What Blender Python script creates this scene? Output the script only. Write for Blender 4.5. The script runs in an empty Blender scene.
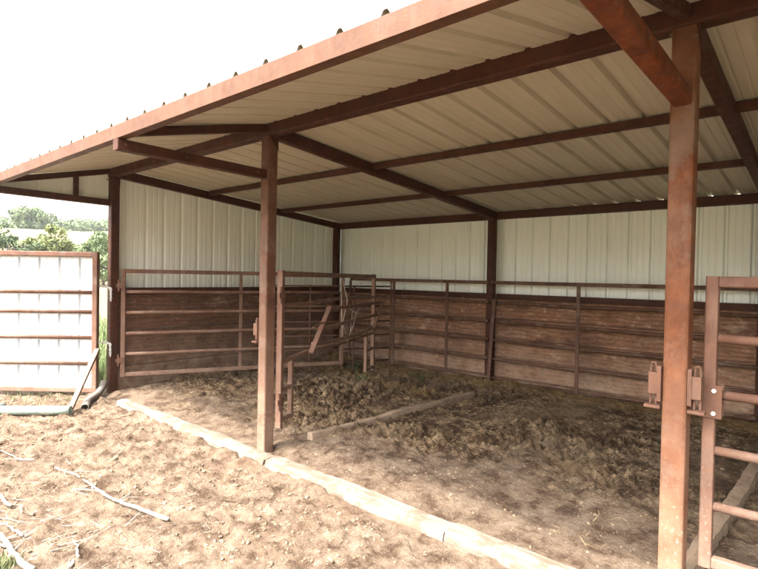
import bpy, math, random
import numpy as np
from mathutils import Vector, Matrix

random.seed(7)
S = bpy.context.scene
COL = S.collection
R = math.radians
B, D = 3.0175, 3.785            # bay width, depth of the shed
HH, HR = 2.598, 2.277           # underside of rafters at the front and at the rear
SL = (HH - HR) / D              # fall of the rear roof
VY, VZ = -1.215, 2.334          # front edge of the visor roof, underside of its fascia
P3 = 2 * B

# ------------------------------------------------------------------ noise
def _h(i, j, s):
    i = i.astype(np.int64); j = j.astype(np.int64)
    n = (i * 374761393 + j * 668265263 + s * 982451653) & 0x7fffffff
    n = ((n ^ (n >> 13)) * 1274126177) & 0x7fffffff
    n = ((n ^ (n >> 16)) * 69069 + 12345) & 0x7fffffff
    return ((n >> 7) & 0xffff) / 65535.0
def vnoise(x, y, s=0):
    i = np.floor(x); j = np.floor(y); u = x - i; v = y - j
    u = u * u * u * (u * (u * 6 - 15) + 10); v = v * v * v * (v * (v * 6 - 15) + 10)
    a = _h(i, j, s); b = _h(i + 1, j, s); c = _h(i, j + 1, s); d = _h(i + 1, j + 1, s)
    return (a + (b - a) * u) + ((c + (d - c) * u) - (a + (b - a) * u)) * v
def fbm(x, y, s=0, o=4):
    t = 0; a = .5; w = 0
    for k in range(o):
        t = t + a * vnoise(x, y, s + k * 17); w += a; a *= .5
        x, y = x * 1.6 - y * 1.2 + 5.3, x * 1.2 + y * 1.6 + 1.7
    return t / w
def cells(x, y, s=0):
    """distance to the nearest random point and that point's own random value"""
    i = np.floor(x); j = np.floor(y); best = np.full(np.shape(x), 9.); val = np.zeros(np.shape(x))
    for a in (-1, 0, 1):
        for b in (-1, 0, 1):
            ii = i + a; jj = j + b
            d = np.hypot(ii + _h(ii, jj, s) - x, jj + _h(ii, jj, s + 31) - y)
            m = d < best; best = np.where(m, d, best); val = np.where(m, _h(ii, jj, s + 77), val)
    return best, val
def sst(a, b, x):
    t = np.clip((x - a) / (b - a), 0, 1); return t * t * (3 - 2 * t)

# ------------------------------------------------------------------ terrain
def terrain(x, y):
    r = np.hypot(x, y)
    far = 10.3 * sst(0, 1, np.clip((r - 18) / 150, 0, 1) ** .85)
    far = far + (fbm(x / 60, y / 60, 3, 3) - .5) * 6 * sst(60, 160, r) + (fbm(x / 15, y / 15, 5, 3) - .5) * 1.0 * sst(20, 60, r)
    back = sst(170, 330, r)
    return far - back * 9
def inside_mask(x, y):
    return sst(-.10, .03, y) * (1 - sst(D - .12, D + .1, y)) * sst(-B - .02, -B + .12, x) * (1 - sst(P3 - .1, P3 + .1, x))
def manure_mask(x, y):
    n = fbm(x * 1.3 + 9, y * 1.3, 21, 3)
    m = inside_mask(x, y) * sst(.20, 1.0, y + (n - .5) * 1.3 - .55 * sst(.9, 2.2, x))
    # drier, trampled patches towards the left bay's front
    return m * (1 - .35 * sst(.52, .7, fbm(x * .9, y * .9, 77, 2)))
def height(x, y):
    x = np.asarray(x, float); y = np.asarray(y, float)
    near = 1 - sst(9, 22, np.hypot(x, y))
    ins = inside_mask(x, y); man = manure_mask(x, y)
    z = terrain(x, y)
    yard = (fbm(x * .8, y * .8, 1, 3) - .5) * .07 + (fbm(x * 4, y * 4, 2, 4) - .5) * .055 + (fbm(x * 13, y * 13, 4, 3) - .5) * .030 + (fbm(x * 34, y * 34, 44, 2) - .5) * .022
    d, v = cells(x * 6, y * 6, 8); yard = yard + np.clip(.42 - d, 0, 1) * .07 * (v > .55) - np.clip(.5 - d, 0, 1) * .06 * (v < .14)
    d, v = cells(x * 19, y * 19, 9); yard = yard + np.clip(.45 - d, 0, 1) * .028 * (v > .45)
    yard = yard * (1 - .85 * np.exp(-((y + .16) / .15) ** 2)) + .045 * np.exp(-((y + .255) / .06) ** 2) * sst(.40, .66, fbm(x * 5, y * 5, 91, 4))
    inn = .045 + (fbm(x * .9, y * .9, 11, 3) - .5) * .09 + (fbm(x * 5, y * 5, 12, 3) - .5) * .05 + (fbm(x * 18, y * 18, 16, 2) - .5) * .016
    d, v = cells(x * 7.5 + .7 * vnoise(x * 9, y * 9, 61), y * 7.5 + .7 * vnoise(x * 9, y * 9, 62), 13)
    d2, v2 = cells(x * 15 + 1.1 * vnoise(x * 14, y * 14, 63), y * 15 + 1.1 * vnoise(x * 14, y * 14, 64), 14)
    rough = man * (.35 + 1.1 * sst(.38, .62, fbm(x * 1.1 + 3, y * 1.1, 15, 3)))
    inn = inn + rough * ((.55 - d) * .085 * (v - .35) + (.5 - d2) * .065 * (v2 - .25) + (fbm(x * 11, y * 11, 18, 4) - .5) * .075 + (fbm(x * 26, y * 26, 19, 2) - .5) * .075)
    # straw and muck banked against the rear and the left panels
    inn = inn + .05 * sst(3.1, 3.75, y) + .03 * sst(-2.5, -2.95, x) - .035 * (1 - sst(.0, .5, y))
    return z + near * (yard * (1 - ins) + inn * ins)

# ------------------------------------------------------------------ materials
def mat(name):
    m = bpy.data.materials.new(name); m.use_nodes = True
    nt = m.node_tree; return m, nt, nt.nodes, nt.links, nt.nodes['Principled BSDF']
def N(nodes, t, **k):
    n = nodes.new(t)
    for a, b in k.items():
        if a in n.inputs.keys(): n.inputs[a].default_value = b
        else: setattr(n, a, b)
    return n
def noise(nt, scale, detail=4, rough=.55, coord='Object', stretch=(1, 1, 1), dist=0.0):
    tc = nt.nodes.new('ShaderNodeTexCoord'); mp = nt.nodes.new('ShaderNodeMapping')
    mp.inputs['Scale'].default_value = stretch
    if coord == 'World':
        g = nt.nodes.new('ShaderNodeNewGeometry'); nt.links.new(g.outputs['Position'], mp.inputs['Vector'])
    else: nt.links.new(tc.outputs[coord], mp.inputs['Vector'])
    n = nt.nodes.new('ShaderNodeTexNoise')
    n.inputs['Scale'].default_value = scale; n.inputs['Detail'].default_value = detail
    n.inputs['Roughness'].default_value = rough; n.inputs['Distortion'].default_value = dist
    nt.links.new(mp.outputs[0], n.inputs['Vector']); return n.outputs['Fac']
def ramp(nt, fac, stops):
    r = nt.nodes.new('ShaderNodeValToRGB'); e = r.color_ramp.elements
    while len(e) < len(stops): e.new(.5)
    for k, (p, c) in enumerate(stops):
        e[k].position = p; e[k].color = (*c, 1) if len(c) == 3 else c
    nt.links.new(fac, r.inputs[0]); return r.outputs[0]
def step(nt, fac, a, b):
    m = nt.nodes.new('ShaderNodeMapRange'); m.inputs['From Min'].default_value = a; m.inputs['From Max'].default_value = b
    m.clamp = True; nt.links.new(fac, m.inputs['Value']); return m.outputs[0]
def mix(nt, fac, a, b, mode='MIX'):
    m = nt.nodes.new('ShaderNodeMix'); m.data_type = 'RGBA'; m.blend_type = mode
    for s, v in ((0, fac), (6, a), (7, b)):
        if hasattr(v, 'is_linked'): nt.links.new(v, m.inputs[s])
        elif s == 0: m.inputs[0].default_value = v
        else: m.inputs[s].default_value = (*v, 1)
    return m.outputs[2]
def mul(nt, a, b):
    m = nt.nodes.new('ShaderNodeMath'); m.operation = 'MULTIPLY'
    for i, v in enumerate((a, b)):
        if hasattr(v, 'is_linked'): nt.links.new(v, m.inputs[i])
        else: m.inputs[i].default_value = v
    return m.outputs[0]
def bump(nt, bsdf, h, dist, strength=1):
    b = nt.nodes.new('ShaderNodeBump'); b.inputs['Distance'].default_value = dist; b.inputs['Strength'].default_value = strength
    nt.links.new(h, b.inputs['Height']); nt.links.new(b.outputs[0], bsdf.inputs['Normal'])
def worldz(nt, a, b):
    g = nt.nodes.new('ShaderNodeNewGeometry'); s = nt.nodes.new('ShaderNodeSeparateXYZ')
    nt.links.new(g.outputs['Position'], s.inputs[0]); return step(nt, s.outputs['Z'], a, b)

def steel(name, base, orange, dust, amount=.5, mud=0.):
    """red oxide primer breaking into rust, dusty"""
    m, nt, n, l, p = mat(name)
    c = mix(nt, step(nt, noise(nt, 7, 6, .65), .35, .72), base, tuple(v * .62 for v in base))
    c = mix(nt, mul(nt, step(nt, noise(nt, 13, 8, .7), .62 - .25 * amount, .78), amount), c, orange)
    c = mix(nt, mul(nt, step(nt, noise(nt, 4, 8, .75, stretch=(1, 1, .5)), .5, .75), .55), c, dust)
    c = mix(nt, step(nt, noise(nt, 120, 2), .68, .74), c, tuple(v * .5 for v in base))
    c = mix(nt, mul(nt, step(nt, noise(nt, 22, 6, .7, stretch=(1, 1, .12)), .52, .66), .4), c, tuple(v * .6 for v in base))
    if mud:
        c = mix(nt, mul(nt, worldz(nt, .75, .3), step(nt, noise(nt, 55, 5, .75), .60, .64)), c, (.46, .38, .31))
        c = mix(nt, mul(nt, step(nt, noise(nt, 3.2, 5, .7, stretch=(1, 1, .8)), .52, .64), .55), c, (.20, .145, .11))
        low = mul(nt, worldz(nt, 1.25, .15), mud)
        c = mix(nt, mul(nt, low, step(nt, noise(nt, 5, 6, .7), .25, .6)), c, dust)
    l.new(c, p.inputs['Base Color'])
    l.new(step(nt, noise(nt, 18, 5), -.6, 1.2), p.inputs['Roughness'])
    p.inputs['Specular IOR Level'].default_value = .22
    bump(nt, p, noise(nt, 140, 6, .7), .0025, .5)
    return m
M = {}
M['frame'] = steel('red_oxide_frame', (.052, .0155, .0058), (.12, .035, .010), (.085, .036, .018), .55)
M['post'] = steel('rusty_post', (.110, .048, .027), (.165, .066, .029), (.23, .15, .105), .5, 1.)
M['post_rust'] = steel('orange_post', (.13, .043, .016), (.225, .074, .020), (.235, .140, .092), .65, 1.)
M['brace'] = steel('orange_rust', (.085, .020, .006), (.25, .062, .012), (.12, .048, .021), .9)
M['fascia'] = steel('faded_fascia', (.098, .042, .021), (.125, .050, .019), (.135, .074, .046), .6)
M['gate'] = steel('faded_gate_primer', (.135, .064, .040), (.20, .080, .038), (.25, .165, .12), .45, .6)
M['pipe'] = steel('rusty_panel_pipe', (.092, .040, .024), (.19, .068, .028), (.18, .11, .07), .5, .3)
M['bent'] = steel('dull_bent_pipe', (.16, .082, .050), (.20, .085, .038), (.29, .20, .14), .45, .3)
M['latch'] = steel('worn_latch_steel', (.135, .066, .042), (.17, .070, .034), (.22, .145, .10), .5)
m, nt, n, l, p = mat('galvanised_metal'); p.inputs['Base Color'].default_value = (.55, .54, .51, 1); p.inputs['Metallic'].default_value = .6; p.inputs['Roughness'].default_value = .45; M['zinc'] = m
m, nt, n, l, p = mat('bright_chain'); p.inputs['Base Color'].default_value = (.62, .61, .58, 1); p.inputs['Metallic'].default_value = .3; p.inputs['Roughness'].default_value = .5; M['chain'] = m

def sheet_mat(name, base, stain, dust_low=0., sx=(1, 1, 1)):
    m, nt, n, l, p = mat(name)
    c = mix(nt, mul(nt, step(nt, noise(nt, 3.0, 6, .65, stretch=sx), .45, .8), .55), base, stain)
    c = mix(nt, mul(nt, step(nt, noise(nt, 1.3, 4), .4, .75), .30), c, tuple(v * .86 for v in base))
    c = mix(nt, mul(nt, step(nt, noise(nt, 45, 4, .7), .66, .76), .35), c, stain)
    if dust_low: c = mix(nt, mul(nt, mul(nt, worldz(nt, 1.75, 1.2), dust_low), step(nt, noise(nt, 6, 6, .7), .3, .7)), c, stain)
    l.new(c, p.inputs['Base Color']); p.inputs['Roughness'].default_value = .42
    p.inputs['Specular IOR Level'].default_value = .4
    bump(nt, p, noise(nt, 2.2, 3), .012, .35)
    return m
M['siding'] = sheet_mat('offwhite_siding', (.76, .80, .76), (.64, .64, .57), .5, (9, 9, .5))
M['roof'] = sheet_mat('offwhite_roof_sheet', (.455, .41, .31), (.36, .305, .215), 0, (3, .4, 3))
M['white'] = sheet_mat('white_gate_sheet', (.55, .56, .57), (.46, .44, .40), 0, (6, 6, .6))

def wood(name, dark, mid, pale, axis, seed):
    m, nt, n, l, p = mat(name)
    st = [4, 4, 4]; st[axis] = 1.3
    tc = n.new('ShaderNodeNewGeometry'); mp = n.new('ShaderNodeMapping'); mp.inputs['Scale'].default_value = st; mp.inputs['Location'].default_value = (seed * 3.1, seed * 1.7, seed)
    l.new(tc.outputs['Position'], mp.inputs[0])
    wv = n.new('ShaderNodeTexWave'); wv.wave_type = 'BANDS'; wv.bands_direction = 'Z'; wv.inputs['Scale'].default_value = 1.5
    wv.inputs['Distortion'].default_value = 9; wv.inputs['Detail'].default_value = 3; wv.inputs['Detail Scale'].default_value = .9; wv.inputs['Detail Roughness'].default_value = .6
    l.new(mp.outputs[0], wv.inputs['Vector'])
    fine = noise(nt, 8, 7, .72, 'World', tuple(v * 1.8 if i != axis else v * 1.2 for i, v in enumerate(st)), dist=.4)
    st2 = [2.2, 2.2, 2.2]; st2[axis] = 1.4
    blot = noise(nt, 1.6, 7, .68, 'World', tuple(st2))
    c = ramp(nt, blot, [(.30, dark), (.46, mid), (.56, tuple(v * .8 for v in mid)), (.70, pale)])
    c = mix(nt, mul(nt, step(nt, wv.outputs['Fac'], .35, .75), .38), c, tuple(v * .62 for v in dark))
    c = mix(nt, mul(nt, step(nt, fine, .52, .62), .55), c, tuple(v * .5 for v in dark))
    c = mix(nt, mul(nt, step(nt, noise(nt, 7, 7, .78, 'World', tuple(st2)), .56, .70), .65), c, tuple(v * 1.25 for v in pale))
    c = mix(nt, mul(nt, step(nt, noise(nt, 1.1, 5, .6, 'World', (1, 1, 1.5)), .52, .70), .75), c, tuple(v * .75 for v in (.075, .034, .020)))
    # dried muck splashed up the boards
    c = mix(nt, mul(nt, mul(nt, worldz(nt, .80, .05), .9), step(nt, noise(nt, 4, 8, .75, 'World'), .35, .66)), c, (.36, .26, .18))
    l.new(c, p.inputs['Base Color']); p.inputs['Roughness'].default_value = .85; p.inputs['Specular IOR Level'].default_value = .2
    bump(nt, p, fine, .010, .8)
    return m
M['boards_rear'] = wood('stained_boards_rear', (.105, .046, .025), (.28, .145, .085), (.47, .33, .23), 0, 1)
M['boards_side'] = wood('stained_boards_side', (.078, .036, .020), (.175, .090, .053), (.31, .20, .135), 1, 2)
M['divider'] = wood('muddy_timber', (.17, .12, .08), (.24, .175, .12), (.30, .23, .165), 1, 3)
m, nt, n, l, p = mat('bleached_timber')
c = ramp(nt, noise(nt, 2, 6, .65, stretch=(.8, 9, 9), dist=1), [(.36, (.10, .08, .058)), (.5, (.185, .158, .118)), (.64, (.25, .222, .175))])
c = mix(nt, step(nt, noise(nt, 5, 9, .82, 'World'), .49, .55), c, (.13, .088, .058))
c = mix(nt, step(nt, noise(nt, 1, 4, .5, stretch=(1.2, 45, 45)), .64, .68), c, (.20, .15, .11))
l.new(c, p.inputs['Base Color']); p.inputs['Roughness'].default_value = .9
bump(nt, p, noise(nt, 4, 6, .7, stretch=(1, 12, 12)), .012, .8); M['sill'] = m
m, nt, n, l, p = mat('dry_dead_wood')
l.new(ramp(nt, noise(nt, 14, 5), [(.38, (.17, .135, .10)), (.6, (.37, .33, .265))]), p.inputs['Base Color']); p.inputs['Roughness'].default_value = .9
bump(nt, p, noise(nt, 60, 4), .003, .6); M['branch'] = m
m, nt, n, l, p = mat('pale_green_pipe')
l.new(ramp(nt, noise(nt, 9, 6, .7), [(.35, (.15, .185, .15)), (.55, (.22, .275, .22)), (.75, (.26, .22, .165))]), p.inputs['Base Color']); p.inputs['Roughness'].default_value = .6; M['green_pipe'] = m
m, nt, n, l, p = mat('dark_grey_pipe')
l.new(ramp(nt, noise(nt, 9, 6, .7), [(.35, (.10, .095, .085)), (.7, (.22, .18, .14))]), p.inputs['Base Color']); p.inputs['Roughness'].default_value = .7; M['grey_pipe'] = m
m, nt, n, l, p = mat('straw_twine'); p.inputs['Base Color'].default_value = (.38, .33, .27, 1); p.inputs['Roughness'].default_value = .9; M['twine'] = m

# ground: dirt, muck and pasture
m, nt, n, l, p = mat('ground_dirt')
att = n.new('ShaderNodeVertexColor'); att.layer_name = 'kind'
sep = n.new('ShaderNodeSeparateColor'); l.new(att.outputs['Color'], sep.inputs[0])
fine = noise(nt, 38, 8, .75, 'World'); mid = noise(nt, 6, 8, .7, 'World'); big = noise(nt, 1.1, 5, .6, 'World')
dirt = ramp(nt, mid, [(.39, (.082, .050, .031)), (.46, (.158, .109, .073)), (.54, (.215, .153, .105)), (.65, (.28, .208, .148))])
dirt = mix(nt, mul(nt, step(nt, fine, .52, .70), .7), dirt, (.082, .048, .028))
dirt = mix(nt, mul(nt, step(nt, noise(nt, 90, 3, .6, 'World'), .62, .72), .6), dirt, (.40, .32, .235))
dirt = mix(nt, mul(nt, step(nt, big, .5, .75), .4), dirt, (.20, .125, .082))
muck = ramp(nt, mid, [(.41, (.055, .029, .015)), (.47, (.13, .080, .044)), (.53, (.235, .158, .09)), (.62, (.36, .255, .152))])
muck = mix(nt, mul(nt, step(nt, noise(nt, 20, 9, .8, 'World', dist=1.0), .50, .535), .9), muck, (.048, .027, .015))
muck = mix(nt, mul(nt, step(nt, noise(nt, 70, 4, .7, 'World', dist=1.5), .60, .68), .7), muck, (.47, .365, .22))
muck = mix(nt, mul(nt, step(nt, big, .48, .60), .55), muck, (.26, .182, .106))
col = mix(nt, sep.outputs['Red'], dirt, muck)
straw = ramp(nt, noise(nt, 30, 6, .7, 'World', (1, 4, 1)), [(.3, (.15, .085, .035)), (.55, (.30, .19, .075)), (.75, (.42, .29, .13))])
col = mix(nt, mul(nt, sep.outputs['Blue'], step(nt, noise(nt, 5, 6, .7, 'World'), .33, .6)), col, straw)
past = ramp(nt, noise(nt, .035, 6, .6, 'World'), [(.38, (.095, .115, .045)), (.47, (.175, .150, .082)), (.56, (.20, .160, .095)), (.68, (.12, .13, .055))])
past = mix(nt, mul(nt, step(nt, noise(nt, .6, 6, .75, 'World'), .5, .7), .5), past, (.085, .11, .04))
col = mix(nt, sep.outputs['Green'], col, past)
l.new(col, p.inputs['Base Color']); p.inputs['Roughness'].default_value = .95; p.inputs['Specular IOR Level'].default_value = .12
hb = n.new('ShaderNodeMath'); hb.operation = 'ADD'; l.new(fine, hb.inputs[0]); l.new(mul(nt, noise(nt, 110, 4, .7, 'World'), .6), hb.inputs[1])
bump(nt, p, hb.outputs[0], .035, 1)
M['ground'] = m

def leaf(name, a, b, c):
    m, nt, n, l, p = mat(name)
    l.new(ramp(nt, noise(nt, 2.5, 4, .6), [(.32, a), (.5, b), (.68, c)]), p.inputs['Base Color'])
    p.inputs['Roughness'].default_value = .7; p.inputs['Specular IOR Level'].default_value = .2
    return m
M['cedar'] = leaf('dark_cedar_leaf', (.05, .075, .034), (.07, .098, .045), (.10, .13, .06))
M['olive'] = leaf('olive_leaf', (.115, .135, .05), (.155, .175, .066), (.20, .205, .09))
M['green'] = leaf('field_tree_leaf', (.095, .13, .06), (.125, .165, .075), (.16, .195, .095))
M['grass'] = leaf('grass_blade', (.06, .10, .03), (.11, .15, .055), (.22, .21, .11))
M['weed'] = leaf('weed_leaf', (.05, .085, .03), (.075, .11, .04), (.11, .13, .055))
m, nt, n, l, p = mat('bark'); l.new(ramp(nt, noise(nt, 12, 5), [(.3, (.07, .05, .035)), (.7, (.16, .12, .09))]), p.inputs['Base Color']); p.inputs['Roughness'].default_value = .95; M['bark'] = m
def clodmat(name, a, b):
    m, nt, n, l, p = mat(name)
    l.new(ramp(nt, noise(nt, 6, 6, .7), [(.35, a), (.65, b)]), p.inputs['Base Color']); p.inputs['Roughness'].default_value = .97
    p.inputs['Specular IOR Level'].default_value = .1
    bump(nt, p, noise(nt, 90, 5, .7), .008, .8); return m
M['clod'] = clodmat('dry_clod', (.11, .070, .044), (.25, .178, .122))
M['dung'] = clodmat('dark_muck_clod', (.038, .022, .013), (.24, .168, .10))
M['strawbit'] = clodmat('straw_bit', (.30, .215, .11), (.46, .36, .20))

# ------------------------------------------------------------------ mesh builder
class MB:
    def __init__(s): s.v = []; s.f = []
    def add(s, vs, fs):
        o = len(s.v); s.v += [tuple(q) for q in vs]; s.f += [tuple(i + o for i in q) for q in fs]; return s
    def prof(s, a, b, ring, up=(0, 0, 1), cap=True):
        """extrude a 2-D ring (side, up) from a to b"""
        a = Vector(a); b = Vector(b); d = (b - a).normalized(); u = Vector(up)
        if abs(d.dot(u)) > .98: u = Vector((0, 1, 0))
        r = d.cross(u).normalized(); u = r.cross(d)
        k = len(ring); vs = [c + r * x + u * y for c in (a, b) for x, y in ring]
        fs = [(i, (i + 1) % k, k + (i + 1) % k, k + i) for i in range(k)]
        if cap: fs += [tuple(range(k - 1, -1, -1)), tuple(range(k, 2 * k))]
        return s.add(vs, fs)
    def tube(s, a, b, w, h=None, up=(0, 0, 1), c=.006, cap=True):
        """square steel tube with rounded corners"""
        h = h or w; x, y = w / 2, h / 2; c = min(c, x * .45, y * .45); e = c * .3
        ring = [(x, -y + c), (x, y - c), (x - e, y - e), (x - c, y), (-x + c, y), (-x + e, y - e), (-x, y - c), (-x, -y + c), (-x + e, -y + e), (-x + c, -y), (x - c, -y), (x - e, -y + e)]
        return s.prof(a, b, ring, up, cap)
    def box(s, x0, x1, y0, y1, z0, z1, c=.004):
        return s.tube((x0, (y0 + y1) / 2, (z0 + z1) / 2), (x1, (y0 + y1) / 2, (z0 + z1) / 2), y1 - y0, z1 - z0, (0, 0, 1), c)
    def pipe(s, pts, r, k=10, r1=None, hollow=False):
        pts = [Vector(q) for q in pts]; n = len(pts); vs = []; fs = []
        up = Vector((0, 0, 1)); 
        for i, q in enumerate(pts):
            d = (pts[min(i + 1, n - 1)] - pts[max(i - 1, 0)]).normalized()
            u = up if abs(d.dot(up)) < .95 else Vector((0, 1, 0))
            x = d.cross(u).normalized(); y = x.cross(d)
            t = i / (n - 1); rr = r if r1 is None else r + (r1 - r) * t
            if callable(r): rr = r(t)
            vs += [q + (x * math.cos(a) + y * math.sin(a)) * rr for a in [2 * math.pi * j / k for j in range(k)]]
        for i in range(n - 1):
            fs += [(i * k + j, i * k + (j + 1) % k, (i + 1) * k + (j + 1) % k, (i + 1) * k + j) for j in range(k)]
        if not hollow: fs += [tuple(range(k - 1, -1, -1)), tuple(range((n - 1) * k, n * k))]
        return s.add(vs, fs)
    def build(s, name, m, parent=None, smooth=False):
        me = bpy.data.meshes.new(name); me.from_pydata(s.v, [], s.f); me.update()
        me.materials.append(m)
        if smooth: me.polygons.foreach_set('use_smooth', [True] * len(me.polygons))
        o = bpy.data.objects.new(name, me); COL.objects.link(o)
        if parent: o.parent = parent
        return o
def tag(o, label=None, cat=None, group=None, kind=None):
    for k, v in (('label', label), ('category', cat), ('group', group), ('kind', kind)):
        if v: o[k] = v
    return o
def empty(name, loc=(0, 0, 0), rz=0):
    o = bpy.data.objects.new(name, None); COL.objects.link(o); o.location = loc; o.rotation_euler.z = rz; o.empty_display_size = .2
    return o
def copy_tree(o, parent=None):
    c = o.copy(); COL.objects.link(c)
    if parent: c.parent = parent
    for ch in list(o.children): copy_tree(ch, c)
    return c
def solid(o, t):
    md = o.modifiers.new('thickness', 'SOLIDIFY'); md.thickness = t; md.offset = 0; return o

# ------------------------------------------------------------------ ground
def axis(a, b, st, lim):
    c = list(np.arange(a, b + st / 2, st)); g = st; x = c[-1]
    hi = []
    while x < lim: g = min(g * 1.13, 9); x += g; hi.append(x)
    g = st; x = c[0]; lo = []
    while x > -lim: g = min(g * 1.13, 9); x -= g; lo.append(x)
    return np.array(lo[::-1] + c + hi)
xs = axis(-3.5, 3.9, .0135, 420); ys = axis(-2.2, 3.85, .0135, 420)
X, Y = np.meshgrid(xs, ys); Z = height(X, Y)
nx, ny = len(xs), len(ys)
me = bpy.data.meshes.new('ground')
co = np.stack([X, Y, Z], -1).reshape(-1, 3).astype(np.float32)
idx = np.arange(nx * ny).reshape(ny, nx)
q = np.stack([idx[:-1, :-1], idx[:-1, 1:], idx[1:, 1:], idx[1:, :-1]], -1).reshape(-1, 4)
me.vertices.add(len(co)); me.vertices.foreach_set('co', co.ravel())
me.loops.add(q.size); me.loops.foreach_set('vertex_index', q.ravel().astype(np.int32))
me.polygons.add(len(q)); me.polygons.foreach_set('loop_start', np.arange(0, q.size, 4, dtype=np.int32))
me.update(calc_edges=True)
kindcol = np.zeros((nx * ny, 4), np.float32); kindcol[:, 3] = 1
kindcol[:, 0] = manure_mask(X, Y).ravel()
rr = np.hypot(X, Y)
pas = sst(4.2, 8, rr + 2.5 * (fbm(X * .5, Y * .5, 40, 3) - .5)) * (1 - inside_mask(X, Y))
pas = np.maximum(pas, sst(-3.35, -3.9, X + .5 * (fbm(X * 2, Y * 2, 41, 3) - .5)) * sst(-.4, .3, Y) * .9)
kindcol[:, 1] = pas.ravel()
strw = inside_mask(X, Y) * np.maximum(sst(3.15, 3.5, Y + .2 * (fbm(X * 3, Y * 3, 43, 3) - .5)), .75 * np.exp(-((Y - 2.55 + .1 * X) / .22) ** 2) * (X < -.1))
kindcol[:, 2] = strw.ravel()
ca = me.color_attributes.new('kind', 'FLOAT_COLOR', 'POINT'); ca.data.foreach_set('color', kindcol.ravel())
me.polygons.foreach_set('use_smooth', [True] * len(me.polygons))
me.materials.append(M['ground'])
g = bpy.data.objects.new('ground', me); COL.objects.link(g); tag(g, kind='structure')

def hz(x, y): return float(height(np.array([x]), np.array([y]))[0])

# loose clods, muck and straw: uncountable, one object each
import bmesh
def ico():
    bm = bmesh.new(); bmesh.ops.create_icosphere(bm, subdivisions=1, radius=1)
    v = np.array([q.co[:] for q in bm.verts]); f = [tuple(a.index for a in q.verts) for q in bm.faces]; bm.free(); return v, f
IV, IF = ico()
def scatter(name, m, n, region, size, keep, rng):
    V = []; F = []; k = 0
    px = rng.uniform(region[0], region[1], n * 4); py = rng.uniform(region[2], region[3], n * 4)
    ok = rng.random(n * 4) < keep(px, py); px, py = px[ok][:n], py[ok][:n]; pz = height(px, py)
    for x, y, z in zip(px, py, pz):
        s = size[0] * (size[1] / size[0]) ** (rng.random() ** 2.2)
        v = IV * (1 + rng.normal(0, .22, (len(IV), 1))) * s * np.array([rng.uniform(.7, 1.4), rng.uniform(.7, 1.4), rng.uniform(.5, .9)])
        a = rng.uniform(0, 6.28); c, sn = math.cos(a), math.sin(a)
        v = np.stack([v[:, 0] * c - v[:, 1] * sn + x, v[:, 0] * sn + v[:, 1] * c + y, v[:, 2] + z + s * .15], -1)
        V.append(v); F += [tuple(i + k for i in q) for q in IF]; k += len(v)
    me = bpy.data.meshes.new(name); me.from_pydata(np.concatenate(V).tolist(), [], F); me.materials.append(m)
    o = bpy.data.objects.new(name, me); COL.objects.link(o); return o
rng = np.random.default_rng(5)
yardkeep = lambda x, y: (y < -.33) * (.25 + .75 * sst(.42, .62, fbm(x * 2, y * 2, 51, 3)))
tag(scatter('soil_clods', M['clod'], 9000, (-3.6, 3.9, -2.3, -.3), (.003, .014), yardkeep, rng), 'dry crumbled clods of tan soil over the sunlit yard', 'soil clods', kind='stuff')
muckkeep = lambda x, y: manure_mask(x, y) * (.15 + .85 * sst(.40, .60, fbm(x * 1.6, y * 1.6, 52, 3)))
tag(scatter('muck_clods', M['dung'], 9000, (-2.9, 5.9, .25, 3.6), (.003, .017), muckkeep, rng), 'dark trampled lumps of muck on the pen floor', 'muck', kind='stuff')
edgekeep = lambda x, y: inside_mask(x, y) * (1 - manure_mask(x, y)) * .8
tag(scatter('loose_dirt', M['clod'], 1100, (-2.9, 4.5, .02, 1.4), (.003, .013), edgekeep, rng), 'loose dry crumbs of dirt behind the front timbers', 'loose dirt', kind='stuff')
def blades(name, m, n, where, ln, wd, lie, rng):
    V = []; F = []; XY = np.array([where(rng) for _ in range(n)]); ZZ = height(XY[:, 0], XY[:, 1])
    for (x, y), z in zip(XY, ZZ):
        a = rng.uniform(0, 6.28); L = rng.uniform(*ln); w = rng.uniform(*wd) / 2
        e = rng.uniform(*lie); dx, dy, dz = math.cos(a) * math.cos(e) * L, math.sin(a) * math.cos(e) * L, math.sin(e) * L
        sx, sy = -math.sin(a) * w, math.cos(a) * w; k = len(V); bd = rng.uniform(.0, .25) * L * math.sin(e)
        V += [(x - sx, y - sy, z), (x + sx, y + sy, z), (x + dx * .5 + sx * .8, y + dy * .5 + sy * .8, z + dz * .5 + bd * .4), (x + dx * .5 - sx * .8, y + dy * .5 - sy * .8, z + dz * .5 + bd * .4), (x + dx, y + dy, z + dz - bd * .5)]
        F += [(k, k + 1, k + 2, k + 3), (k + 3, k + 2, k + 4)]
    me = bpy.data.meshes.new(name); me.from_pydata(V, [], F); me.materials.append(m)
    o = bpy.data.objects.new(name, me); COL.objects.link(o); return o
def wstraw(r):
    while True:
        t = r.random()
        if t < .45: x, y = r.uniform(-2.8, 5.9), 3.62 - abs(r.normal(0, .22))
        elif t < .75: x, y = r.uniform(-2.7, 3.3), r.uniform(.1, 3.4)
        else: x, y = r.uniform(-2.5, -.3), r.normal(2.55, .25)
        if -2.85 < x < 5.9 and .05 < y < 3.66: return x, y
tag(blades('loose_straw', M['strawbit'], 2600, wstraw, (.03, .13), (.002, .005), (-.05, .25), rng), 'golden straw and hay bits littering the pen floor', 'straw', kind='stuff')
def wgrass(r):
    t = r.random()
    if t < .3: return .50 + r.normal(0, .05), -2.0 + r.normal(0, .05)
    if t < .55: return -3.7 + r.normal(0, .35), r.uniform(-.9, .1)
    return r.uniform(-7.5, -3.3), r.uniform(-2.5, 3.2)
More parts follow.
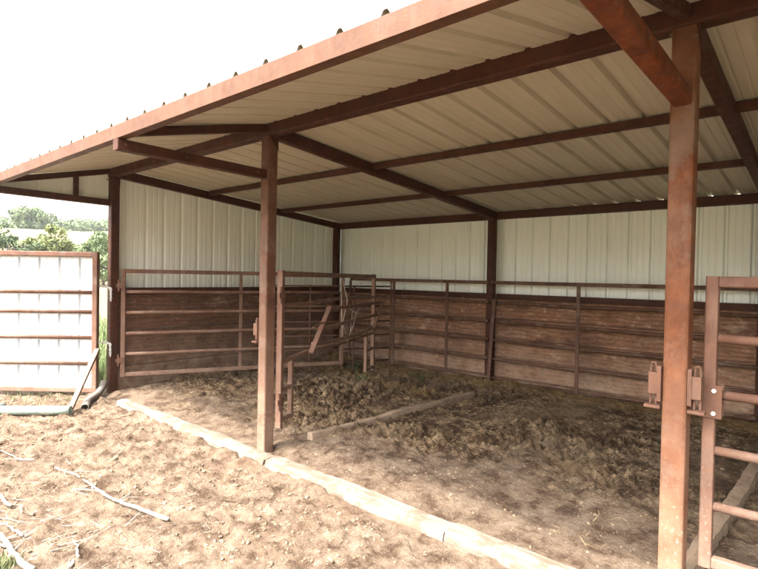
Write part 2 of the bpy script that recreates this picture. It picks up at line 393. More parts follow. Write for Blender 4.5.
tag(blades('yard_grass', M['grass'], 3000, wgrass, (.025, .075), (.003, .007), (.7, 1.5), rng), 'sparse short green grass at the edge of the dirt yard', 'grass', kind='stuff')
def wtall(r):
    d = r.uniform(7.6, 15); b = R(-41.0) + math.atan((r.uniform(84, 125) - 379) / 526.3)
    return 3.551 + math.sin(b) * d, -2.68 + math.cos(b) * d
tag(blades('tall_weeds', M['grass'], 2600, wtall, (.2, .55), (.008, .02), (.9, 1.5), rng), 'tall pale green weeds seen in the gap beside the end post', 'weeds', kind='stuff')
def wtwig(r): return .9 - abs(r.normal(0, 1.3)), r.uniform(-2.1, -.9)
tag(blades('dry_stems', M['branch'], 190, wtwig, (.04, .20), (.0015, .0045), (-.03, .10), rng), 'bleached dry stems scattered over the dirt yard', 'dry stems', kind='stuff')

def wdead(r): return .55 - abs(r.normal(0, .75)), -1.95 + abs(r.normal(0, .32))
tag(blades('dead_twigs', M['branch'], 70, wdead, (.12, .38), (.004, .009), (-.02, .05), rng), 'thin pale dead twigs strewn over the left foreground dirt', 'twigs', kind='stuff')
# ------------------------------------------------------------------ the shed
shed = tag(empty('cattle_shed', (0, 0, 0)), 'long open-fronted cattle shed of off-white ribbed metal on red steel posts', 'shed')
def zr(y): return HH - SL * y                      # underside of the rafters behind the front beam
def zv(y): return 2.640 + (VZ + .012 - 2.640) * (y / VY)     # underside of the visor rafters
XF = [-B, 0, B, P3]
for i, x in enumerate(XF):
    zb = -.3
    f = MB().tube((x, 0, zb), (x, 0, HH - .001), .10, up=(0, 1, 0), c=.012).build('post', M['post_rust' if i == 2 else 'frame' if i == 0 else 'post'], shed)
    for s, z in ((-.047, HH - .03), (.047, HH - .06)):
        MB().pipe([(x + s, -.055, z), (x + s, -.064, z)], .011, 6).build('bolt', M['latch'], f)
    if i in (1, 2):                                    # slide latch keepers welded on the post
        for s in ((-1,) if i == 1 else (-1, 1)):
            q = MB(); X0 = x + s * .066; y0 = -.035
            q.box(x + s * .052, x + s * .068, y0 - .028, y0 + .028, .93, 1.09, .003) if s > 0 else q.box(x - .068, x - .052, y0 - .028, y0 + .028, .93, 1.09, .003)
            xa, xb = sorted((x + s * .068, x + s * .104))
            q.box(xa, xb, y0 - .024, y0 + .024, .96, 1.06, .004)
            for dx in (.076, .099):
                q.pipe([(x + s * dx, y0, .915), (x + s * dx, y0, 1.085), (x + s * (.0875 + (dx - .0875) * .6), y0, 1.10), (x + s * .0875, y0, 1.104)], .0055, 8)
            xa, xb = sorted((x + s * .054, x + s * .12)); q.box(xa, xb, y0 - .03, y0 + .012, .898, .912, .002)
            q.build('latch_keeper', M['latch'], f)
    # rear post
    MB().tube((x, D - .05, zb), (x, D - .05, zr(D - .05) - .002), .10, up=(0, 1, 0), c=.012).build('post', M['frame'], shed)
    # rafter from front beam to the rear post
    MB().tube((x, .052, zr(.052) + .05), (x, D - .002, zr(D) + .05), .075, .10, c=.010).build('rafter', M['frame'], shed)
    # visor rafter and knee brace
    vr = MB().tube((x, -.052, zv(-.052) + .032), (x, VY + .006, zv(VY) + .032), .05, .062, c=.008).build('visor_rafter', M['frame'], shed)
    kb = MB().tube((x, -.051, 2.285), (x, VY - .012, 2.296), .075, .072, c=.010).build('knee_brace', M['brace'] if i == 2 else M['frame'], shed)
    for (yy, zz) in ((-.14, 2.285), (-.75, 2.292), (VY + .04, 2.296)):
        for s in (-1, 1): MB().pipe([(x + s * .037, yy, zz), (x + s * .044, yy, zz)], .008, 6).build('bolt', M['latch'], kb)
    # gusset under the front beam
    MB().add([(x + .053 + a, y, z) for a in (0, .006) for y, z in ((-.045, HH - .003), (.045, HH - .003), (.045, HH - .11))], [(0, 1, 2), (5, 4, 3), (0, 3, 4, 1), (1, 4, 5, 2), (2, 5, 3, 0)]).build('gusset', M['frame'], shed)
X0, X1 = -B - .06, P3 + .06
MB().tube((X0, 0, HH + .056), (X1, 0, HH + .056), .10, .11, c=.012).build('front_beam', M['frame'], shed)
MB().tube((X0, D + .048, zr(D) + .052), (X1, D + .048, zr(D) + .052), .09, .10, c=.010).build('rear_beam', M['frame'], shed)
for yp in (1.255, 2.52):
    for a, b in zip(XF[:-1], XF[1:]):
        MB().tube((a + .0385, yp, zr(yp) + .072), (b - .0385, yp, zr(yp) + .072), .06, .056, c=.006).build('purlin', M['frame'], shed)
# angle iron fascia along the visor edge
q = MB(); q.box(X0 - .03, X1 + .03, VY - .010, VY - .004, VZ, VZ + .088, .002); q.box(X0 - .03, X1 + .03, VY - .0035, VY + .05, VZ, VZ + .006, .002)
q.build('fascia', M['fascia'], shed)

RIB, PH = .2375, -.09
def rib_profile(a, b, ph, hgt=.028, w0=.050, w1=.020):
    """(u, h) points of a ribbed sheet from a to b"""
    pts = [(a, 0.)]; k = math.ceil((a - ph + .05) / RIB)
    while ph + k * RIB < b - .05:
        c = ph + k * RIB
        for e in (-.08, .08) if True else (): pass
        pts += [(c - w0 / 2, 0), (c - w1 / 2, hgt), (c + w1 / 2, hgt), (c + w0 / 2, 0)]
        for t in (.36, .64):
            m_ = c + RIB * t
            if m_ < b - .03: pts += [(m_ - .010, 0), (m_ - .004, .0028), (m_ + .004, .0028), (m_ + .010, 0)]
        k += 1
    pts.append((b, 0.)); return pts
def strip_sheet(name, m, pts, A, Bf):
    """A(u,h) and Bf(u,h) give the two ends of each line of the sheet"""
    v = []; f = []
    for u, h in pts: v += [A(u, h), Bf(u, h)]
    for i in range(len(pts) - 1): f.append((2 * i, 2 * i + 2, 2 * i + 3, 2 * i + 1))
    o = MB().add(v, f).build(name, m, shed); return solid(o, .0012)
T = .113
prof = rib_profile(X0 - .05, X1 + .05, PH)
def zroof(y): return zr(y) + T if y >= 0 else HH + T + .002 + (VZ + .094 - HH - T - .002) * (y / VY)
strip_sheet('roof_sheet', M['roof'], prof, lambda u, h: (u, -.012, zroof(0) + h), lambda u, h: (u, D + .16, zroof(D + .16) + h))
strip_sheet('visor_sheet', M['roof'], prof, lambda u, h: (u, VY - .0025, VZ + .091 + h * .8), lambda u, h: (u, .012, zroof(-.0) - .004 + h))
# ridge cap over the fold
q = MB(); q.add([(x, y, z) for x in (X0 - .05, X1 + .05) for y, z in ((-.16, zroof(-.16) + .034), (0, zroof(0) + .046), (.16, zroof(.16) + .034))], [(0, 1, 4, 3), (1, 2, 5, 4)])
solid(q.build('ridge_cap', M['fascia'], shed), .0012)
# side and rear siding: ribs stand outwards
xw = -B - .056
strip_sheet('siding', M['siding'], rib_profile(-.03, D + .09, .18), lambda u, h: (xw - h, u, -.02), lambda u, h: (xw - h, u, zr(max(u, 0)) + .085))
xe = P3 + .056
strip_sheet('siding', M['siding'], rib_profile(-.03, D + .09, .18), lambda u, h: (xe + h, u, -.02), lambda u, h: (xe + h, u, zr(max(u, 0)) + .085))
yw = D + .096
strip_sheet('siding', M['siding'], rib_profile(X0, X1, .052), lambda u, h: (u, yw + h, -.02), lambda u, h: (u, yw + h, zr(D) + .088))
# visor gable infill with its little upright
for s, x in ((-1, xw - .004), (1, xe + .004)):
    gb = strip_sheet('gable_panel', M['siding'], rib_profile(VY + .08, -.0315, -.30), lambda u, h, x=x, s=s: (x + s * h, u, 2.30), lambda u, h, x=x: (x, u, max(2.302, zv(u) + .03)))
for x in (-B, P3): MB().tube((x, -.42, 2.325), (x, -.42, zv(-.42) - .001), .05, up=(0, 1, 0)).build('gable_upright', M['frame'], shed)
# girts over the boards, and the boards
for a, b in zip(XF[:-1], XF[1:]):
    MB().box(a + .052, b - .052, D + .002, D + .075, 1.185, 1.262).build('girt', M['frame'], shed)
    q = MB()
    for k in range(5):
        zb = -.12 + k * .262
        q.box(a - .01 + .012, b - .012 + .01, D + .012 + .004 * ((k * 7) % 3) - .01, D + .05, zb + .002, zb + .259, .003)
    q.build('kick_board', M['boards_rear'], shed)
for x, s in ((-B, 1), (P3, -1)):
    xa, xb = sorted((x - s * .045, x + s * .045))
    MB().box(xa, xb, .052, D - .102, 1.185, 1.272).build('girt', M['frame'], shed)
    q = MB(); xa, xb = sorted((x - s * .03, x + s * .012))
    for k in range(3):
        zb = -.12 + k * .436; q.box(xa, xb - .003 * (k % 2), .053, D - .103, zb + .003, zb + .430, .006)
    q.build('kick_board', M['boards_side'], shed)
# rafter line on the side walls: angle over the siding
# ------------------------------------------------------------------ timbers on the ground
def timber(name, a, b, w, z0, z1, m, label, cat, group=None, jag=.011):
    a = Vector((*a, 0)); b = Vector((*b, 0)); L = (b - a).length; n = max(3, int(L / .045)); d = (b - a).normalized(); r = Vector((-d.y, d.x, 0))
    V = []; F = []; ring = [(-.5, 0), (-.5, .82), (-.42, 1), (0, 1.02), (.42, 1), (.5, .84), (.5, 0)]; k = len(ring)
    rg = np.random.default_rng(int(abs(a.x * 100 + a.y * 10)) + 3)
    for i in range(n + 1):
        c = a + d * (L * i / n); lf = (float(fbm(np.array(L * i / n * 2.5), np.array(a.x * 7.), 5, 3)) - .5) * jag * 3; sd = (float(fbm(np.array(L * i / n * 1.5), np.array(a.x * 9.), 6, 3)) - .5) * jag * 1.4
        for x, y in ring:
            V.append(c + r * (x * w + sd + rg.normal(0, jag * .12)) + Vector((0, 0, z0 + (z1 - z0) * y + (lf + rg.normal(0, jag * .12)) * (y > .5))))
    for i in range(n): F += [(i * k + j, (i + 1) * k + j, (i + 1) * k + j + 1, i * k + j + 1) for j in range(k - 1)]
    F += [tuple(range(k)), tuple(range((n + 1) * k - 1, n * k - 1, -1))]
    o = MB().add(V, F).build(name, m); return tag(o, label, cat, group)
GT = 'bleached sill timbers along the shed front'
timber('sill_timber', (-2.34, -.155), (.285, -.165), .145, -.15, .052, M['sill'], 'bleached pale sill timber running from the left end post past the middle post', 'timber', GT)
timber('sill_timber', (.30, -.155), (1.93, -.16), .15, -.15, .058, M['sill'], 'bleached sill timber in the middle of the right pen opening, cracked at its joint', 'timber', GT)
timber('sill_timber', (1.945, -.165), (4.6, -.16), .15, -.15, .055, M['sill'], 'bleached sill timber running out at the bottom edge in front of the large right post', 'timber', GT)
timber('divider_timber', (.13, .38), (.25, 2.85), .075, -.1, .09, M['divider'], 'muddy brown timber lying between the two pens, half sunk in muck', 'timber')
timber('divider_timber', (3.03, .12), (3.15, 2.7), .09, -.1, .095, M['divider'], 'dusty timber on the pen floor behind the gate at right', 'timber')

# ------------------------------------------------------------------ gates
ZG = [.225 + .25 * k for k in range(6)]
def gate_frame(root, L, m, rails=True, mids=(), dz=0):
    t = .05; q = MB()
    for x in (t / 2, L - t / 2): MB().tube((x, 0, ZG[0] - t / 2), (x, 0, ZG[5] + t / 2), t, up=(0, 1, 0), c=.007).build('stile', m, root)
    for z, nm in ((ZG[0], 'bottom_rail'), (ZG[5], 'top_rail')): MB().tube((t + .001, 0, z), (L - t - .001, 0, z), t * .96, up=(0, 0, 1), c=.007).build(nm, m, root)
    if rails:
        for z in ZG[1:5]:
            pts = [(t + .001 + (L - 2 * t) * k / 8 - (.002 if k == 8 else 0), random.uniform(-.003, .003) * (0 < k < 8), z + random.uniform(-.005, .004) * (0 < k < 8)) for k in range(9)]
            MB().pipe(pts, .0205, 10).build('rail', m, root, True)
    for x in mids: MB().tube((x, .032, ZG[0] + .02), (x, .032, ZG[5] - .02), .042, .012, up=(0, 1, 0), c=.002).build('upright', m, root)
def hinge(root, z, x=-.005):
    q = MB(); q.pipe([(x - .018, -.018, z - .07), (x - .018, -.018, z + .07)], .013, 10); q.box(x - .014, x + .045, -.034, -.027, z - .035, z + .035, .002); q.box(x - .05, x - .02, -.026, -.012, z - .02, z + .02, .002)
    return q.build('hinge', M['latch'], root)
LG = 2.86
g1 = tag(empty('pipe_gate', (-2.935, .06, 0), R(65.6)), 'straight six-bar pipe gate swung back against the left end wall', 'gate')
gate_frame(g1, LG, M['gate'], mids=(1.42,)); hinge(g1, 1.30); hinge(g1, .40)
# right gate, hung on the post beyond the picture
g2 = tag(empty('pipe_gate', (5.95, .10, 0), R(180.6)), 'closed six-bar pipe gate at the right edge with a bolt plate on its end stile', 'gate')
gate_frame(g2, 2.84, M['gate'], mids=(1.42,)); hinge(g2, 1.30); hinge(g2, .40)
q = MB(); q.box(2.765, 2.850, .026, .034, .872, 1.018, .003); q.box(2.765, 2.850, -.034, -.026, .872, 1.018, .003)
lp = q.build('latch_plate', M['latch'], g2)
for z in (.895, .995): MB().pipe([(2.795, .034, z), (2.795, .042, z)], .010, 6).build('bolt', M['zinc'], lp)
# wrecked gate on the middle post
g3 = tag(empty('bent_gate', (.085, .07, 0), R(115.8)), 'wrecked gate on the middle post with bent rails and missing lower bars', 'gate')
t = .05
MB().tube((t / 2 - .02, 0, .20), (t / 2 - .02, 0, ZG[5] + .03), t, up=(0, 1, 0), c=.007).build('stile', M['gate'], g3)
MB().tube((2.83, 0, .20), (2.83, 0, ZG[5] + .02), t, up=(0, 1, 0), c=.007).build('stile', M['bent'], g3)
MB().tube((.031, 0, ZG[5]), (2.804, 0, ZG[5] - .01), .048, c=.007).build('top_rail', M['bent'], g3)
def bend(pts, r=.019, m='bent', nm='rail', parent=g3):
    P = [Vector(q) for q in pts]; out = []
    for i in range(len(P) - 1):
        a = P[max(i - 1, 0)]; b = P[i]; c = P[i + 1]; d = P[min(i + 2, len(P) - 1)]
        for k in range(6):
            u = k / 6; out.append(.5 * ((2 * b) + (c - a) * u + (2 * a - 5 * b + 4 * c - d) * u * u + (3 * b - a - 3 * c + d) * u ** 3))
    out.append(P[-1]); return MB().pipe(out, r, 10).build(nm, M[m], parent, True)
bend([(.035, .004, 1.21), (.7, .01, 1.20), (1.6, .02, 1.215), (2.80, .0, 1.19)])
bend([(.84, -.10, 1.145), (1.5, -.09, 1.13), (2.3, -.05, 1.12), (3.06, -.04, 1.11)])
bend([(.66, -.10, .97), (1.2, -.10, .965), (2.0, -.07, .96), (2.97, -.045, .95)])
bend([(.47, -.10, .845), (1.1, -.11, .81), (2.0, -.08, .79), (2.72, -.03, .80)])
bend([(.032, .0, .735), (.5, -.03, .765), (1.05, -.05, .75), (2.0, -.03, .72), (2.80, .0, .71)])
bend([(.40, -.13, 1.0), (.55, -.135, 1.02), (.68, -.13, 1.03)], .008)
MB().tube((.83, -.125, 1.165), (.37, -.125, .775), .046, .020, c=.003).build('slat', M['gate'], g3)
MB().tube((3.10, -.07, 1.13), (2.58, -.06, .76), .040, .018, c=.003).build('slat', M['bent'], g3)
for x, m_ in ((.225, 'gate'), (2.50, 'gate')):
    sp = MB().tube((x, 0, .235), (x, 0, .725), .042, up=(0, 1, 0), c=.006).build('short_upright', M[m_], g3)
for a, b in ((.031, .203), (2.522, 2.804)):
    for z in (.252, .505): MB().tube((a, 0, z), (b, 0, z), .038, c=.006).build('bottom_rail' if z < .4 else 'short_rail', M['gate'], g3)
hinge(g3, 1.30, -.022); hinge(g3, .42, -.022)
# second panel standing behind the wrecked gate in the corner
g4 = tag(empty('corner_panel', (-2.42, 1.75, 0), R(58)), 'small rusty pipe panel with thin bars in the rear left corner', 'panel')
for x in (.02, .66, 1.30, 1.86): MB().pipe([(x, 0, .05), (x, 0, 1.40 if x in (.02, 1.86) else 1.33)], .014, 8).build('upright', M['pipe'], g4, True)
for z in (.22, .40, .60, .80, 1.02, 1.31): MB().pipe([(.035, .0, z), (1.845, .0, z + .01)], .0125, 8).build('rail', M['pipe'], g4, True)

# fixed pipe panels along the rear wall
def rear_panel(xa, xb, ups, label, y=3.625):
    root = tag(empty('rail_fence', (xa, y, 0)), label, 'rail fence', 'pipe panels fixed along the rear wall'); L = xb - xa
    MB().tube((0, 0, 1.415), (L, 0, 1.415), .045, c=.008).build('top_rail', M['pipe'], root)
    for k, z in enumerate((.145, .395, .65, .895, 1.15)):
        pts = [(L * i / 6, random.uniform(-.004, .004) * (0 < i < 6), z + random.uniform(-.008, .008) * (0 < i < 6)) for i in range(7)]
        MB().pipe(pts, .021, 10).build('rail', M['pipe'], root, True)
    for x in ups: MB().tube((x - xa, -.028 if 0 < x - xa < L else 0, .12), (x - xa, -.028 if 0 < x - xa < L else 0, 1.392), .045, .016, up=(0, 1, 0), c=.003).build('upright', M['pipe'], root)
    return root
rear_panel(-2.55, -.665, (-2.53, -1.6), 'long rusty pipe panel along the rear wall of the left pen')
rear_panel(-.645, .03, (-.62,), 'short rusty pipe panel just left of the rear middle post')
rp = rear_panel(.07, 2.99, (1.24,), 'rusty pipe panel along the rear wall of the right pen, one upright halfway')
MB().tube((.0, -.05, -.02), (.07, -.05, 1.20), .046, .02, up=(0, 1, 0), c=.003).build('upright', M['pipe'], rp)
rear_panel(3.05, 5.95, (3.07, 4.5), 'rusty pipe panel seen through the bars of the right gate')

# white sheeted gate outside the left end
g5 = tag(empty('sheeted_gate', (-2.96, -.19, 0), R(221)), 'tall gate covered in white metal sheet, standing open left of the shed', 'gate')
L5 = 3.0
for x in (.03, L5 - .03): MB().tube((x, 0, .03), (x, 0, 1.69), .062, up=(0, 1, 0), c=.008).build('stile', M['gate'], g5)
for z, nm in ((.075, 'bottom_rail'), (1.66, 'top_rail')): MB().tube((.062, 0, z), (L5 - .062, 0, z), .058, c=.008).build(nm, M['gate'], g5)
for z in (.385, .69, .99, 1.22): MB().pipe([(.062, 0, z), (1.5, .004, z - .004), (L5 - .062, 0, z)], .022, 10).build('rail', M['gate'], g5, True)
pts = rib_profile(.05, L5 - .05, .23, .03, .034, .018)
v = []; f = []
for u, h in pts: v += [(u, -.024 - h, .06), (u, -.024 - h, 1.645)]
# sheet is fixed behind the rails as seen from the yard
v = [(x, -y if False else y, z) for x, y, z in v]
for i in range(len(pts) - 1): f.append((2 * i, 2 * i + 2, 2 * i + 3, 2 * i + 1))
sh = solid(MB().add(v, f).build('sheet', M['white'], g5), .0012)
for k, z in enumerate((1.28, .62)):
    ch = tag(empty('gate_chain', (-3.0, -.12, z)), ('upper bright chain tying the white sheeted gate to the end post' if k == 0 else 'lower bright chain tying the white sheeted gate to the end post'), 'chain', 'chains between white gate and end post')
    path = [Vector(q) for q in ((.02, -.11, .0), (.03, -.05, .012), (.02, .04, .0), (.052, .065, -.02), (.056, .066, -.09), (.056, .066, -.16))]
    n_ = 15; Lp = [0]
    for a, b in zip(path[:-1], path[1:]): Lp.append(Lp[-1] + (b - a).length)
    q = MB()
    for i in range(n_):
        s = (i + .5) / n_ * Lp[-1]; j = max(k_ for k_ in range(len(Lp) - 1) if Lp[k_] <= s); tt = (s - Lp[j]) / (Lp[j + 1] - Lp[j])
        c = path[j].lerp(path[j + 1], tt); d = (path[j + 1] - path[j]).normalized(); u = Vector((0, 0, 1)) if abs(d.z) < .9 else Vector((1, 0, 0)); r_ = d.cross(u).normalized(); u = r_.cross(d)
        w = r_ if i % 2 else u
        q.pipe([c + d * (.019 * math.cos(a)) + w * (.012 * math.sin(a)) for a in [2 * math.pi * e / 10 for e in range(11)]], .0042, 6)
    q.build('links', M['chain'], ch, True)

# leaning flat bar, pipes
def atg(x, y, dz=0): return (x, y, hz(x, y) + dz)
bar = tag(MB().tube((-2.90, -.215, .56), atg(-2.37, -.70, .0), .055, .028, up=(.65, -.75, 0), c=.004).build('steel_bar', M['gate']), 'rusty steel bar leaning against the end stile of the white sheeted gate', 'bar')
def hollow_pipe(pts, r, m, name, label):
    q = MB().pipe(pts, r, 18, hollow=True); o = q.build(name, m, None, True)
    md = o.modifiers.new('wall', 'SOLIDIFY'); md.thickness = r * .18; md.offset = -1
    return tag(o, label, 'pipe')
a = (-2.78, -1.19, .045); b = (-2.29, -.70, .05)
hollow_pipe([(-3.05, -1.10, .02), (-2.93, -1.22, .035), (-2.86, -1.255, .045), (-2.78, -1.19, .048)] + [tuple(a[i] + (b[i] - a[i]) * k / 6 for i in range(3)) for k in range(1, 7)], .037, M['green_pipe'], 'plastic_pipe', 'pale green pipe lying on the dirt with its open end showing')
hollow_pipe([(-2.42, -.52, .02), (-2.66, -.40, .035), (-2.86, -.22, .05), (-2.97, -.13, .09), (-2.99, -.10, .16)], .033, M['grey_pipe'], 'drain_pipe', 'dark grey pipe curving along the ground below the white sheeted gate')

# bleached branches
def branch(paths, label, r):
    q = MB()
    for pts, ra, rb in paths:
        P = [Vector(atg(x, y, .016)) for x, y in pts]; out = []
        for i in range(len(P) - 1):
            for k in range(4):
                c = P[i].lerp(P[i + 1], k / 4); c += Vector((random.gauss(0, .004), random.gauss(0, .004), random.uniform(0, .006))); out.append(c)
        out.append(P[-1]); q.pipe(out, ra * .68, 7, rb * .6)
    return tag(q.build('branch', M['branch'], None, True), label, 'branch', 'dead branches on the yard dirt')
branch([([(.64, -1.165), (.43, -1.19), (.26, -1.24), (.1, -1.27), (-.16, -1.27), (-.47, -1.27), (-.70, -1.34)], .019, .006), ([(.1, -1.27), (-.1, -1.285), (-.24, -1.37)], .010, .004), ([(.17, -1.235), (.09, -1.13)], .008, .004), ([(-.16, -1.27), (-.28, -1.19), (-.36, -1.17)], .006, .003)], 'longest bleached forked branch lying in the middle of the dirt yard', .02)
branch([([(.66, -1.86), (.54, -1.885), (.31, -1.865), (.14, -1.87), (-.1, -1.95)], .024, .016), ([(.31, -1.865), (.2, -1.95), (.02, -2.03)], .010, .005)], 'thick pale branch beside the green grass tuft at the bottom left corner', .02)
branch([([(.24, -1.79), (.07, -1.80), (-.05, -1.83)], .011, .006)], 'short pale stick just behind the thick corner branch', .01)
branch([([(-.25, -1.72), (-.42, -1.74), (-.6, -1.80)], .016, .008), ([(-.40, -1.74), (-.3, -1.80), (-.16, -1.81)], .008, .004)], 'stubby pale branch at the left edge of the yard', .01)
branch([([(.76, -1.735), (.68, -1.67), (.55, -1.63), (.45, -1.61)], .013, .006)], 'curved pale stick in the foreground dirt, right of the corner branch', .01)
branch([([(-.94, -1.41), (-1.02, -1.46), (-1.2, -1.48), (-1.4, -1.5)], .010, .005), ([(-1.02, -1.46), (-1.1, -1.54)], .007, .004)], 'thin pale twig farthest back at the left edge of the yard', .01)

# twine on the wrecked gate
ca_, sa_ = math.cos(R(115.8)), math.sin(R(115.8))
def gp(s, y, z): return (.085 + ca_ * s - sa_ * y, .07 + sa_ * s + ca_ * y, z)
q = MB()
for P in ([gp(1.41, -.03, 1.44), gp(1.42, -.04, 1.1), gp(1.45, -.05, .70)], [gp(1.44, -.035, 1.44), gp(1.46, -.09, 1.2), gp(1.40, -.06, .95), gp(1.5, -.07, .82)],
          [gp(1.45, -.12, 1.11), gp(1.6, -.14, 1.06), gp(1.75, -.13, 1.09), gp(1.9, -.10, 1.10), gp(1.85, -.09, 1.03), gp(1.62, -.1, 1.07), gp(1.55, -.1, .85)], [gp(1.7, -.12, 1.07), gp(1.6, -.12, .92), gp(1.5, -.1, .80), gp(1.44, -.1, .74)]):
    q.pipe(P, .0032, 6)
tag(q.build('baling_twine', M['twine'], None, True), 'pale baling twine looped over the top rail of the wrecked gate', 'twine')

# ------------------------------------------------------------------ weeds in the pen
def weed(x, y, label, n=60, h=.14):
    V = []; F = []; z = hz(x, y)
    for _ in range(n):
        a = random.uniform(0, 6.28); r = random.uniform(.02, .22); c = Vector((x + math.cos(a) * r, y + math.sin(a) * r * .5, z + random.uniform(.01, h)))
        d = Vector((math.cos(a), math.sin(a), random.uniform(-.2, .7))).normalized() * random.uniform(.025, .05); s = Vector((-math.sin(a), math.cos(a), 0)) * .012; k = len(V)
        V += [c, c + d * .5 + s, c + d, c + d * .5 - s]; F.append((k, k + 1, k + 2, k + 3))
    root = tag(empty('weed', (0, 0, 0)), label, 'weed'); root.location = (x, y, z)
    V = [v - Vector((x, y, z)) for v in V]; MB().add(V, F).build('leaves', M['weed'], root)
    q = MB()
    for _ in range(7):
        a = random.uniform(0, 6.28); q.pipe([(0, 0, -.02), (math.cos(a) * .06, math.sin(a) * .04, h * .6), (math.cos(a) * .13, math.sin(a) * .07, h)], .003, 5, .0015)
    q.build('stems', M['weed'], root)
weed(-1.75, 2.9, 'low green weed under the far end of the wrecked gate', 90)
weed(-.75, 3.2, 'low green weed by the short rear panel', 60, .10)
weed(-1.05, 2.3, 'sparse green weed in the middle of the left pen', 40, .07)

# ------------------------------------------------------------------ trees and far field
def crown_mesh(name, m, parent, n, size, leafs, seed, clumps, cone=0.):
    rg = np.random.default_rng(seed); V = []; F = []
    C_ = []
    for _ in range(clumps):
        u = rg.normal(0, 1, 3); u /= np.linalg.norm(u); rad = rg.uniform(.45, .95)
        c = u * rad * np.array([size[0], size[1], size[2]]); t = (c[2] / size[2] + 1) / 2
        c[:2] *= (1 - cone * t); c[2] += size[2]
        C_.append((c, rg.uniform(.16, .34) * max(size[0], size[2] * .7) * (1 - .45 * cone * t)))
    for _ in range(n):
        c, r = C_[rg.integers(len(C_))]; u = rg.normal(0, 1, 3); u /= np.linalg.norm(u); p_ = c + u * r * rg.uniform(.5, 1.05) * np.array([1, 1, .8])
        a = rg.normal(0, 1, 3); a /= np.linalg.norm(a); b = np.cross(a, u + rg.normal(0, .4, 3)); b /= np.linalg.norm(b) + 1e-6
        L = leafs * rg.uniform(.6, 1.5); k = len(V); a, b = a * L, b * L * .45
        V += [p_ - a, p_ - b, p_ + a, p_ + b]; F.append((k, k + 1, k + 2, k + 3))
    me = bpy.data.meshes.new(name); me.from_pydata([tuple(v) for v in V], [], F); me.materials.append(m)
    o = bpy.data.objects.new(name, me); COL.objects.link(o); o.parent = parent; return o
def tree(name, x, y, size, m, n, leafs, seed, clumps, label, cone=0., lift=.25, group=None, sink=0.):
    root = tag(empty(name, (x, y, hz(x, y) - sink)), label, 'tree', group)
    h = size[2] * 2; q = MB()
    q.pipe([(0, 0, -.3), (.02 * h, 0, .25 * h), (0, .02 * h, .5 * h), (.01 * h, 0, .8 * h)], .035 * h, 8, .008 * h)
    for k in range(7):
        a = k * 2.4; z0 = h * (.22 + .07 * k); q.pipe([(0, 0, z0), (math.cos(a) * size[0] * .45, math.sin(a) * size[1] * .45, z0 + .10 * h), (math.cos(a) * size[0] * .8, math.sin(a) * size[1] * .8, z0 + .16 * h)], .014 * h, 6, .004 * h)
    q.build('trunk', M['bark'], root, True)
    c = crown_mesh('crown', m, root, n, size, leafs, seed, clumps, cone); c.location.z = lift
    return root
CAM = Vector((3.5512, -2.6805, 1.473))
Rv = Vector((.75437, .65617, .01895)); Uv = Vector((.0, .0, 1)); Fv = Vector((-.65597, .75461, -.01617)); Uv = Rv.cross(Fv)
def bearing(px, dist):
    d = Rv * ((px - 379) / 526.3) + Fv; d.z = 0; d.normalize(); return CAM.x + d.x * dist, CAM.y + d.y * dist
x, y = bearing(8, 36); tree('cedar_tree', x, y, (1.6, 1.6, 1.5), M['cedar'], 9000, .075, 1, 46, 'dark green cedar at the far left behind the white gate', .1)
x, y = bearing(53, 38); tree('bushy_tree', x, y, (1.55, 1.55, 1.65), M['olive'], 9000, .085, 2, 46, 'broad olive green tree in the middle behind the white gate', .0)
x, y = bearing(82, 44); tree('bushy_tree', x, y, (1.0, 1.0, 1.05), M['olive'], 4500, .075, 3, 30, 'smallest olive green bush behind the white gate, between two larger trees', .05)
x, y = bearing(103, 36); tree('bushy_tree', x, y, (1.45, 1.45, 1.55), M['green'], 9000, .08, 4, 46, 'light green tree filling the gap beside the left end post', .0)
x, y = bearing(-32, 40); tree('cedar_tree', x, y, (1.7, 1.7, 1.8), M['cedar'], 6000, .085, 5, 40, 'dark cedar out past the left edge behind the white gate', .1)
x, y = bearing(30, 128); tree('ridge_tree', x, y, (3.9, 3.9, 2.3), M['green'], 6000, .30, 6, 46, 'largest rounded tree standing out on the ridge', 0, .3, sink=.6)
protos = [tree('ridge_tree', *bearing(-60 - 30 * k, 150), (4.5 + k, 4.5 + k, 1.25 + .15 * k), M['green' if k != 1 else 'cedar'], 3500, .30, 20 + k, 36, 'distant green tree in the row along the ridge', 0, .0, 'trees along the ridge', .5) for k in range(3)]
for i in range(30):
    px = -20 + i * 6.2 + random.uniform(-2, 2); c = copy_tree(protos[i % 3]); x, y = bearing(px, random.uniform(138, 165)); s = random.uniform(.8, 1.2) * (.72 if px < 22 else .9 if px < 60 else 1)
    c.location = (x, y, hz(x, y) - .6); c.scale = (s, s, s * random.uniform(.8, 1.15)); c.rotation_euler.z = random.uniform(0, 6)

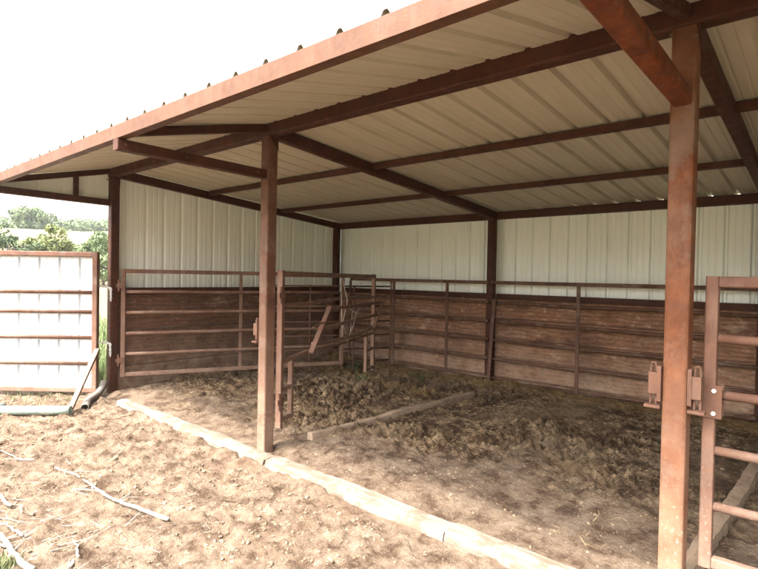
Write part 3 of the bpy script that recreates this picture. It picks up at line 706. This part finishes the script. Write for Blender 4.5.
hm, nt, n, l, p = mat('haze_air'); n.remove(p); pv = n.new('ShaderNodeVolumePrincipled'); pv.inputs['Color'].default_value = (.92, .95, 1, 1); pv.inputs['Density'].default_value = .0004
l.new(pv.outputs[0], n['Material Output'].inputs['Volume'])
tag(MB().add([(x, y, z) for x in (-600, 600) for y in (-600, 600) for z in (-14, 34)], [(0, 1, 3, 2), (4, 6, 7, 5), (0, 4, 5, 1), (2, 3, 7, 6), (0, 2, 6, 4), (1, 5, 7, 3)]).build('haze', hm), kind='stuff')
# ------------------------------------------------------------------ camera, light
cam = bpy.data.cameras.new('camera'); co_ = bpy.data.objects.new('camera', cam); COL.objects.link(co_)
Mx = Matrix.Identity(4)
R2 = Vector((0.75437429, 0.65617088, 0.01895267)); F2 = Vector((-0.65597169, 0.7546123, -0.01616858)); U2 = R2.cross(F2)
for i in range(3): Mx[i][0], Mx[i][1], Mx[i][2], Mx[i][3] = R2[i], U2[i], -F2[i], CAM[i]
co_.matrix_world = Mx; cam.sensor_width = 36; cam.lens = 526.3 / 758 * 36; cam.clip_start = .05; cam.clip_end = 2000
S.camera = co_
EL, AZ = R(56.5), R(-168)          # sun height; AZ clockwise from +Y
sd = Vector((math.sin(AZ) * math.cos(EL), math.cos(AZ) * math.cos(EL), math.sin(EL)))
sun = bpy.data.lights.new('sun', 'SUN'); so = bpy.data.objects.new('sun', sun); COL.objects.link(so)
sun.energy = 1.12; sun.angle = R(3); sun.color = (1, .96, .90); so.rotation_euler = sd.to_track_quat('Z', 'Y').to_euler(); so.location = (0, -5, 12)
W = bpy.data.worlds.new('World'); S.world = W; W.use_nodes = True; wn = W.node_tree
sky = wn.nodes.new('ShaderNodeTexSky'); sky.sky_type = 'NISHITA'; sky.sun_disc = False; sky.sun_elevation = EL; sky.sun_rotation = AZ % (2 * math.pi)
sky.air_density = 1; sky.dust_density = 8; sky.ozone_density = 1
bg = wn.nodes['Background']; hs = wn.nodes.new('ShaderNodeHueSaturation'); hs.inputs['Saturation'].default_value = .25; wn.links.new(sky.outputs[0], hs.inputs['Color']); wn.links.new(hs.outputs[0], bg.inputs[0]); bg.inputs[1].default_value = .15
vs = S.view_settings; vs.view_transform = 'Standard'; vs.look = 'None'; vs.exposure = 3.1; vs.gamma = 1; vs.use_curve_mapping = False
